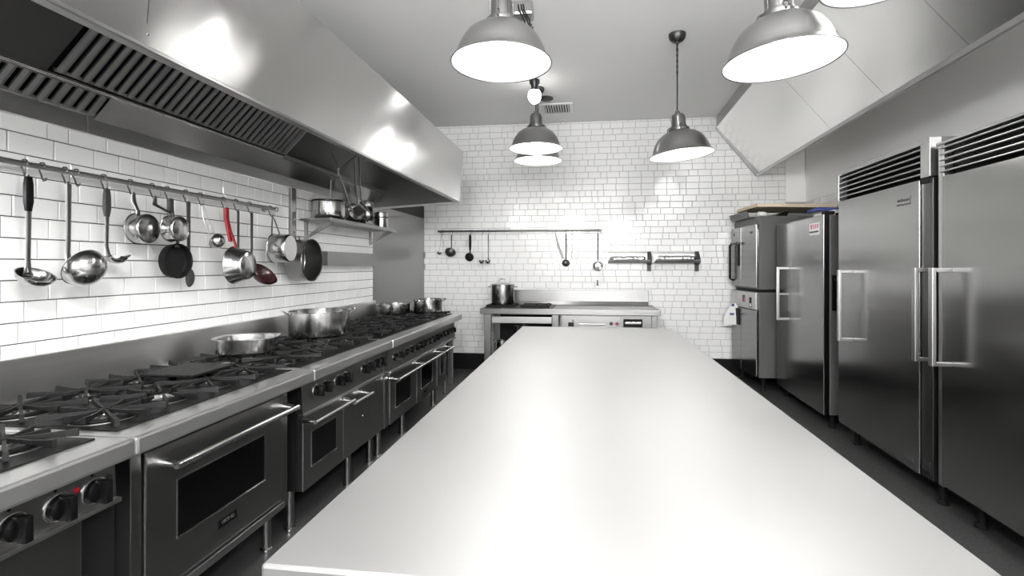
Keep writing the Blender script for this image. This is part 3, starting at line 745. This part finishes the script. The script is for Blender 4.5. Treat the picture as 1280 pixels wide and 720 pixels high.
for x in (-.26, .69):
    for y in (5.6, 6.1):
        if (x, y) != (.69, 5.6): obj('foot', MB().cyl((x, y, 0), (x, y, .12), .02), 'steel', t)
# pot with lid
t = thing('stock_pot', 'tall lidded steel stock pot standing on the back worktop', 'pot', (-1.03, 5.80, CZ+.031))
r, h = .142, .225
obj('body', MB().lathe(pot_profile(r, h), 44), 'pot', t, local=True)
for a in (.1, PI-.1): obj('handle', loop_handle(MB(), 0, 0, h-.02, r, a, .07, .04), 'chrome', t, local=True)
ld = obj('lid', MB().lathe([(r+.006, h+.003), (r+.006, h+.008), (r*.9, h+.016), (r*.4, h+.026), (0, h+.029)], 40), 'pot', t, local=True)
obj('lid_handle', MB().tube([(-.05, 0, h+.022), (-.042, 0, h+.055), (-.015, 0, h+.074), (.02, 0, h+.072), (.045, 0, h+.055), (.055, 0, h+.022)], .007, 8), 'chrome', ld, local=True)
# small black switch on the tiles
t = thing('wall_hook', 'tiny black fixture on the tiles above the worktop upstand', 'hook', (.111, YB-.007, 1.12))
obj('plate', MB().box(.098, .124, YB-.019, YB-.007, 1.088, 1.105, bev=.002).box(.104, .118, YB-.016, YB-.007, 1.10, 1.135, bev=.002), 'black', t)
obj('peg', MB().tube([(.111, YB-.016, 1.145), (.111, YB-.03, 1.15)], .009, 8).tube([(.111, YB-.006, 1.145), (.111, YB-.018, 1.145)], .006, 8), 'dish', t)

# narrow rack shelves on the back wall
def rack(x0, x1, label, ends):
    t = thing('wall_rack', label, 'rack', ((x0+x1)/2, YB-.02, 1.36), group='narrow racks on the back wall')
    yb, yf = YB-.012, YB-.13
    obj('back_bar', MB().tube([(x0, yb-.012, 1.495), (x1, yb-.012, 1.495)], .010, 10), 'steel', t)
    obj('tray', MB().prism([(yb, 1.372), (yf, 1.372), (yf-.012, 1.395), (yf-.016, 1.41), (yf-.010, 1.41), (yf-.006, 1.397), (yf+.004, 1.378), (yb, 1.378)], 'x', x0, x1), 'steel', t)
    obj('back_sheet', MB().box(x0, x1, yb, YB-.0075, 1.372, 1.49), 'steel', t)
    for x in ends:
        b = obj('bracket', MB().prism([(YB-.0075, 1.27), (YB-.0075, 1.51), (YB-.04, 1.51), (yf-.012, 1.42), (yf-.012, 1.375), (YB-.05, 1.35), (YB-.05, 1.27)], 'x', x-.022, x+.022), 'darkprint', t)
    return t
rack(.238, .742, 'narrow steel rack left of the other one on the back wall', (.742,))
rack(.80, 1.336, 'narrow steel rack at the right on the back wall with crumpled foil', (1.31,))
def foil_roll(x0, x1, y, z, r, label, n=26, seed=1):
    rnd = random.Random(seed); mb = MB(); pts, rad = [], []
    for i in range(n):
        u = i/(n-1); pts.append((x0+(x1-x0)*u, y+rnd.uniform(-.006, .006), z+rnd.uniform(-.004, .006))); rad.append(r*rnd.uniform(.86, 1.0)*(1 if 0 < i < n-1 else .7))
    mb.tube(pts, rad, 12, up=(0, 0, 1)); return tag(obj('foil_roll', mb, 'foil'), label, 'foil roll')
foil_roll(.265, .69, YB-.075, 1.420, .040, 'long smooth steel foil roll lying in the left rack', seed=2)
foil_roll(.83, 1.27, YB-.075, 1.424, .044, 'crumpled shiny foil roll lying in the right rack', seed=4)

# ------------------------------------------------------------------ pendant lamps
def pendant(x, y, z, label, R=.243, tilt=0.0, chain=True, canopy=True, bulb='bulb'):
    s = R/.243
    t = thing('pendant_lamp', label, 'lamp', (x, y, z), group='spun metal pendant lamps')
    ti = Ry(tilt)
    outer = [(.245, -.003), (.247, .001), (.244, .005), (.232, .015), (.222, .030), (.213, .058), (.196, .098), (.168, .138), (.128, .168), (.090, .184), (.074, .188)]
    inner = [(.070, .184), (.088, .180), (.126, .164), (.165, .134), (.192, .095), (.209, .056), (.218, .030), (.229, .012), (.241, .001)]
    obj('shade', MB().lathe([(a*s, b*s) for a, b in outer], 56, ti, cap=False), 'shade', t, local=True)
    ln = obj('shade_liner', MB().lathe([(a*s, b*s) for a, b in inner], 56, ti, cap=False), 'enamel', t, local=True)
    nk = obj('neck', MB().lathe([(a*s, b*s) for a, b in ((.074, .186), (.080, .190), (.080, .206), (.066, .212), (.064, .225), (.056, .228), (.053, .30), (.044, .318), (.022, .322), (.018, .345), (.010, .35))], 32, ti), 'neck', t, local=True)
    mb = MB()
    for k in range(6):
        a = k*PI/3+.3
        mb.box(.048*s, .060*s, -.006*s, .006*s, .222*s, .302*s, bev=.002, mtx=ti @ Rz(a))
    obj('neck_rib', mb, 'neck', nk, local=True)
    for k in range(3):
        a = k*2*PI/3+.5
        obj('clip', MB().tube([(.078*s, 0, .196*s), (.092*s, 0, .198*s), (.095*s, 0, .212*s), (.084*s, 0, .228*s), (.060*s, 0, .235*s)], .004*s, 6, mtx=ti @ Rz(a)), 'dish', nk, local=True)
    obj('bulb', MB().lathe([(a*s, b*s) for a, b in ((0, .02), (.022, .024), (.038, .042), (.042, .062), (.036, .085), (.022, .11), (.017, .13), (.016, .165))], 24, ti), bulb, t, local=True)
    top = (ti @ Vector((0, 0, .348*s)))
    ztop = ZC-z
    mb = MB()
    if chain:
        n = 0; zz = top.z+.0
        zc = ztop-.065
        ch = MB(); L = .03; zl = zc
        k = 0
        while zl > zc-(zc-top.z)*.45:
            m = T(top.x, 0, zl-L/2) @ Rz(PI/2*(k % 2)+.4)
            ch.tube([(.008*math.cos(q*PI/5), 0, (.015 if math.sin(q*PI/5) >= 0 else -.015)*abs(math.sin(q*PI/5))**.6) for q in range(10)], .0025, 6, mtx=m, closed=True)
            zl -= .022; k += 1
        obj('chain', ch, 'dish', t, local=True)
    obj('cord', MB().tube([(top.x, 0, top.z-.01), (top.x, 0.002, (top.z+ztop)/2), (top.x, 0, ztop-.04)], .0055, 8), 'wire', t, local=True)
    if canopy:
        obj('ceiling_cup', MB().lathe([(.066, 0), (.066, -.02), (.060, -.038), (.042, -.058), (.016, -.066), (.012, -.075), (0, -.075)], 32, T(top.x, 0, ztop-.001)), 'dish', t, local=True)
    return t
pendant(-.423, 2.355, 2.324, 'spun metal pendant lamp hanging nearest above the table, left row')
pendant(-.480, 4.456, 2.410, 'spun metal pendant lamp in the left row in front of a hidden one', chain=False)
pendant(-.515, 4.97, 2.408, 'spun metal pendant lamp almost hidden behind the farther left-row lamp', chain=False)
pendant(.722, 3.945, 2.203, 'spun metal pendant lamp on a long chain before the back wall', tilt=-.09)
pendant(.843, 2.268, 2.234, 'large looking spun metal pendant lamp beside the angled canopy', tilt=-.05)
pendant(1.27, 2.29, 2.585, 'pendant lamp cut by the top frame edge, only its white rim showing', R=.243, tilt=-.05, bulb='bulb_dim')

# jar light, junction box, vent, ceiling disc
t = thing('jar_light', 'small glowing jar light on the ceiling behind the left pendant lamps', 'lamp', (-.525, 4.75, ZC-.001))
obj('base', MB().lathe([(.05, 0), (.05, -.03), (.035, -.05), (.032, -.08), (.045, -.09), (.045, -.105)], 24), 'dish', t, local=True)
obj('jar', MB().lathe([(.05, -.105), (.062, -.13), (.064, -.17), (.05, -.205), (.022, -.23), (0, -.235)], 24), 'globe', t, local=True)
t = thing('junction_box', 'steel junction box with dangling black cables on the ceiling', 'junction box', (-.45, 3.36, ZC-.001))
obj('box', MB().box(-.07, .07, -.06, .06, -.10, 0, bev=.018), 'steel', t, local=True)
for k, (dx, dz) in enumerate(((0, .24), (.02, .2), (.035, .22))):
    obj('cable', MB().tube([(-.03+dx, -.05, -.02), (-.02+dx, -.075, -.08), (.015+dx, -.08, -.15), (.04+dx*.7, -.06, -dz), (.05+dx*.6, -.05, -dz+.03)], .006, 8), 'wire', t, local=True)
t = thing('ceiling_vent', 'white ceiling vent with dark slots close to the back wall', 'vent', (-.36, 5.63, ZC-.001))
fr = MB()
for q in ((-.185, .185, -.19, -.15), (-.185, .185, .15, .19), (-.185, -.145, -.15, .15), (.145, .185, -.15, .15)): fr.box(q[0], q[1], q[2], q[3], -.012, 0, bev=.003)
obj('frame', fr, 'enamel', t, local=True)
obj('duct', MB().box(-.145, .145, -.15, .15, -.002, 0), 'black_matte', t, local=True)
for k in range(10):
    x = -.13+k*.029
    obj('slat', MB().box(-.004, .004, -.15, .15, -.008, .008, mtx=T(x, 0, -.012) @ Ry(.5)), 'enamel', t, local=True)
t = tag(obj('ceiling_disc', MB().lathe([(.075, 0), (.075, -.012), (.06, -.022), (0, -.024)], 28, T(-.455, 5.27, ZC-.001)), 'greyplastic'),
        'round grey disc on the ceiling right of the glowing jar light', 'plate')  # plain disc set where the ceiling shows a dark oval

# ------------------------------------------------------------------ refrigerators (front plane turned slightly)
R0, RR = 1.805, .024
def right_thing(name, label, cat, ly, lx=0.0, rot=None, group=None):
    return thing(name, label, cat, (R0+math.sin(RR)*ly+lx*math.cos(RR), math.cos(RR)*ly-lx*math.sin(RR), 0), -RR if rot is None else rot, group)
GF = 'steel upright refrigerators'
def d_handle(door, x, xd, y, z0, z1, side):
    """flat bar, its two arms running back to the door"""
    mb = MB().box(x-.012, x+.010, y-.016, y+.016, z0, z1, bev=.004)
    for z in (z0+.012, z1-.012): mb.box(x, xd, y-.012, y+.012, z-.011, z+.011, bev=.003)
    return obj('handle', mb, 'steel', door, local=True)
def louvres(t, y0, y1, z0, z1, n, xf):
    obj('louvre_back', MB().box(xf+.06, xf+.065, y0, y1, z0, z1), 'black_matte', t, local=True)
    p = (z1-z0)/n
    for k in range(n):
        z = z0+p*(k+.5)
        s = obj('louvre_slat', MB().prism([(xf, z-p*.16), (xf+.006, z-p*.26), (xf+.05, z+p*.30), (xf+.05, z+p*.42), (xf+.004, z+p*.06), (xf, z)], 'y', y0+.002, y1-.002), 'steel', t, local=True)
def feet(t, pts, z1=.15):
    for (x, y) in pts:
        obj('foot', MB().lathe([(.03, 0), (.03, .01), (.018, .022), (.02, z1)], 16, T(x, y, 0)), 'black_matte', t, local=True)
# fridge near centre (with both handles)
c = 3.48
t = right_thing('refrigerator', 'tall steel refrigerator with louvred top, dark stile and two bar handles', 'refrigerator', c, group=GF)
y0, y1, ys = 3.05-c, 4.007-c, 2.952-c
obj('body', MB().box(.058, .70, ys, y1, .15, 2.05, bev=.004), 'side', t, local=True)
d = obj('door', MB().box(0, .055, y0, y1, .143, 1.826, bev=.003), 'steel_fridge', t, local=True)
d_handle(d, -.085, 0, 3.80-c, .79, 1.305, 1)
lg = MB().box(-.001, .001, 3.128-c, 3.262-c, 1.700, 1.708).box(-.001, .001, 3.128-c, 3.131-c, 1.708, 1.752)
for k in range(7): lg.box(-.001, .001, 3.140-c+k*.017, 3.151-c+k*.017, 1.722, 1.722+random.uniform(.012, .02))
obj('logo', lg, 'darkprint', d, local=True)
obj('small_plate', MB().box(-.001, .001, 3.10-c, 3.19-c, .185, .212), 'darkprint', d, local=True)
s = obj('stile', MB().box(.012, .057, ys, y0-.004, .145, 1.826, bev=.003), 'steel_inner', t, local=True)
d_handle(s, -.055, .012, 2.988-c, .80, 1.325, 1)
for z in (1.80, .16): obj('hinge', MB().box(.004, .03, ys+.01, y0-.01, z, z+.03, bev=.004), 'black_matte', t, local=True)
obj('bottom_fitting', MB().box(.006, .014, ys+.02, ys+.07, .20, .24, bev=.002), 'dish', s, local=True)
louvres(t, y0-.015, y1-.012, 1.842, 2.018, 5, -.002)
obj('louvre_frame', MB().box(-.004, .056, ys, y0-.017, 1.832, 2.05, bev=.003).box(-.004, .056, y1-.011, y1, 1.832, 2.05, bev=.003).box(-.004, .056, y0-.017, y1-.011, 2.02, 2.05, bev=.003), 'steel', t, local=True)
feet(t, [(.10, ys+.06), (.10, y1-.07), (.60, ys+.06), (.60, y1-.07)])
# fridge at the frame edge
c = 2.40
t = right_thing('refrigerator', 'steel refrigerator cut by the frame edge, louvred top and one bar handle', 'refrigerator', c, group=GF)
y0, y1 = 1.95-c, 2.862-c
obj('body', MB().box(.058, .70, y0-.04, 2.908-c, .15, 2.0, bev=.004), 'steel_fridge', t, local=True)
d = obj('door', MB().box(0, .055, y0, y1, .165, 1.812, bev=.003), 'steel_fridge', t, local=True)
d_handle(d, -.085, 0, 2.795-c, .81, 1.325, 1)
obj('stile', MB().box(.012, .057, y1+.004, 2.908-c, .15, 1.99, bev=.003), 'steel', t, local=True)
louvres(t, y0, y1+.02, 1.826, 1.985, 5, -.002)
obj('louvre_frame', MB().box(-.004, .056, y0-.03, y0, 1.82, 2.0, bev=.003).box(-.002, .056, y0, 2.908-c, 1.985, 2.0, bev=.003), 'steel', t, local=True)
feet(t, [(.12, y1-.10), (.60, y1-.10), (.12, y0+.07), (.60, y0+.07)])
# smaller fridge farther back
c = 4.80
t = right_thing('refrigerator', 'lower steel refrigerator with red sticker and side control panel', 'refrigerator', c, group=GF)
y0, y1 = 4.26-c, 5.345-c
obj('body', MB().box(.046, .58, y0, y1, .115, 1.752, bev=.004), 'side', t, local=True)
d = obj('door', MB().box(0, .044, y0, 5.040-c, .112, 1.756, bev=.003), 'steel_far', t, local=True)
obj('door', MB().box(.002, .044, 5.046-c, y1, .112, 1.756, bev=.003), 'steel_far', t, local=True)
h = d_handle(d, -.10, 0, 5.0-c, .81, 1.325, 1)
obj('handle_arm', MB().box(-.10, 0, 4.99-c, 5.01-c, 1.055, 1.07, bev=.003), 'steel', d, local=True)
st = obj('sticker', MB().box(-.002, 0.001, 4.335-c, 4.535-c, 1.598, 1.70), 'paper', d, local=True)
pk = MB()
for k in range(4): pk.box(-.0032, -.001, 4.352-c+k*.042, 4.376-c+k*.042, 1.652, 1.690)
obj('sticker_print', pk, 'pink', d, local=True)
obj('sticker_print', MB().box(-.0032, -.001, 4.345-c, 4.525-c, 1.618, 1.632), 'darkprint', d, local=True)
cp = obj('control_panel', MB().box(.062, .20, y0-.006, y0+.002, .97, 1.26, bev=.002), 'black', t, local=True)
obj('control_print', MB().box(.10, .15, y0-.0075, y0-.005, 1.09, 1.096).box(.10, .15, y0-.0075, y0-.005, 1.105, 1.110).box(.08, .15, y0-.0075, y0-.005, 1.215, 1.235), 'dish', cp, local=True)
obj('hinge', MB().box(.01, .09, y0+.01, y0+.06, 1.756, 1.785, bev=.004).box(.10, .30, y0+.01, y0+.03, 1.752, 1.768), 'black_matte', t, local=True)
feet(t, [(.09, y0+.06), (.09, y1-.06), (.50, y0+.06), (.50, y1-.06)], .115)

# double oven by the back wall: two stacked units
OR = .075
ox, oy = 1.735, 5.405                        # near front corner
GO = 'stacked oven units'
t = thing('wall_oven', 'upper steel oven unit with dark grip handle beside the back wall', 'oven', (ox+.02, oy, 1.085), OR, GO)
obj('body', MB().box(.035, .70, 0, .70, 0, .775, bev=.006), 'side', t, local=True)
d = obj('door', MB().box(0, .034, .002, .42, .02, .69, bev=.005), 'steel_far', t, local=True)
d2 = obj('side_door', MB().box(.0, .034, .425, .70, .02, .69, bev=.005), 'steel_far', t, local=True)
obj('handle', MB().tube([(0, .445, .50), (-.035, .445, .51), (-.04, .60, .51), (-.035, .66, .49), (-.035, .66, .10), (0, .66, .08)], .014, 8), 'black', d2, local=True)
obj('handle_plate', MB().box(-.012, .002, .47, .50, .25, .49, bev=.004), 'black_matte', d2, local=True)
obj('label_print', MB().box(-.002, .002, .10, .16, .60, .625), 'darkprint', d, local=True)
obj('label_print', MB().box(-.002, .002, .60, .64, .60, .63), 'darkprint', d2, local=True)
t = thing('wall_oven', 'lower steel oven unit with control strip and dark grip under the other', 'oven', (ox+.02, oy, 0), OR, GO)
obj('body', MB().box(.03, .68, 0, .70, .15, 1.055, bev=.006), 'side', t, local=True)
obj('spacer', MB().box(.05, .66, .01, .69, 1.055, 1.085), 'black_matte', t, local=True)
d = obj('door', MB().box(0, .03, .002, .42, .16, .86, bev=.006), 'steel_far', t, local=True)
d2 = obj('side_door', MB().box(0, .03, .425, .70, .16, .86, bev=.006), 'steel_far', t, local=True)
cpn = obj('control_strip', MB().box(-.004, .03, .002, .70, .87, 1.05, bev=.006), 'steel', t, local=True)
for a, b, z0_, z1_, mm in ((.11, .17, .885, .995, 'black_matte'), (.115, .155, .895, .93, 'paper'), (.29, .36, .935, 1.01, 'darkprint'), (.28, .315, .94, .985, 'pink'), (.47, .49, .97, 1.02, 'wood')):
    obj('note', MB().box(-.008 if mm in ('paper', 'pink') else -.006, -.003, a, b, z0_, z1_), mm, cpn, local=True)
obj('handle', MB().box(-.014, .002, .44, .62, .66, .845, bev=.004), 'black_matte', d2, local=True)
feet(t, [(.10, .07), (.10, .63), (.58, .07), (.58, .63)], .15)
# cloth hanging on the lower oven
cl = MB(); nx, nz = 7, 10; vs = []
for j in range(nz):
    for i in range(nx):
        u, v = i/(nx-1), j/(nz-1)
        wd = .06+.13*min(1, v*1.6)
        vs.append((-.022-.03*min(1, v*1.5)-(u-.5)*wd*.75, .56+(u-.5)*wd*.7+.012*math.sin(u*9+v*2)*v, .90-.235*v-.04*u*v))
nf = len(vs); vs += [(x+.004, y, z) for x, y, z in vs]
fs = []
for j in range(nz-1):
    for i in range(nx-1):
        q = j*nx+i; fs += [(q, q+1, q+nx+1, q+nx), (nf+q, nf+q+nx, nf+q+nx+1, nf+q+1)]
for i in range(nx-1): fs += [(i, nf+i, nf+i+1, i+1), ((nz-1)*nx+i, (nz-1)*nx+i+1, nf+(nz-1)*nx+i+1, nf+(nz-1)*nx+i)]
for j in range(nz-1): fs += [(j*nx, (j+1)*nx, nf+(j+1)*nx, nf+j*nx), (j*nx+nx-1, nf+j*nx+nx-1, nf+(j+1)*nx+nx-1, (j+1)*nx+nx-1)]
cl.add(vs, fs, smooth=True)
t = thing('dish_cloth', 'white cloth with blue print hanging on the lower oven unit', 'cloth', (ox+.02, oy, 0), OR)
b_ = obj('cloth', cl, 'cloth', t, local=True)
obj('print', MB().box(-.08, -.03, .538, .544, .765, .785, bev=.002).box(-.06, -.03, .535, .541, .865, .895, bev=.003), 'blue', b_, local=True)
# boards and tray on top
ZO = 1.085+.775
t = thing('serving_tray', 'dark shallow steel tray under the wooden boards on the upper oven', 'tray', (ox+.05, oy+.1, ZO), OR)
obj('tray', MB().prism([(-.05, .0), (.35, .0), (.38, .07), (.372, .07), (.345, .006), (-.045, .006), (-.065, .07), (-.072, .07)], 'y', .06, .58), 'steel_inner', t, local=True)
t = tag(obj('cutting_board', MB().box(0, .80, -.02, .56, 0, .034, bev=.004, mtx=T(ox+.0, oy-.06, ZO+.092) @ Rz(.06) @ Ry(.02)), 'wood'), 'large pale wooden board lying on top of the oven units', 'board')
t = tag(obj('paper_roll', MB().cyl((ox+.05, oy+.02, ZO+.026), (ox+.12, oy+.04, ZO+.026), .024), 'paper'), 'small white paper roll under the edge of the wooden board', 'paper roll')
# papers on the lower refrigerator
tag(obj('paper_stack', MB().box(0, .40, 0, .42, 0, .05, bev=.006, mtx=T(2.03, 4.36, 1.756) @ Rz(-.05)), 'paper'), 'stack of white paper on the lower refrigerator', 'paper')
tag(obj('blue_bag', MB().tube([(2.02, 4.80, 1.835), (2.08, 4.72, 1.85), (2.16, 4.60, 1.835), (2.26, 4.50, 1.825)], [.02, .032, .026, .012], 10, flat=.6), 'blue'), 'crumpled blue bag lying on the white paper stack', 'bag')
tag(obj('milk_carton', MB().box(0, .07, 0, .07, 0, .14, bev=.004, mtx=T(2.33, 4.45, 1.807)), 'green'), 'small green printed carton on the white paper stack', 'carton')
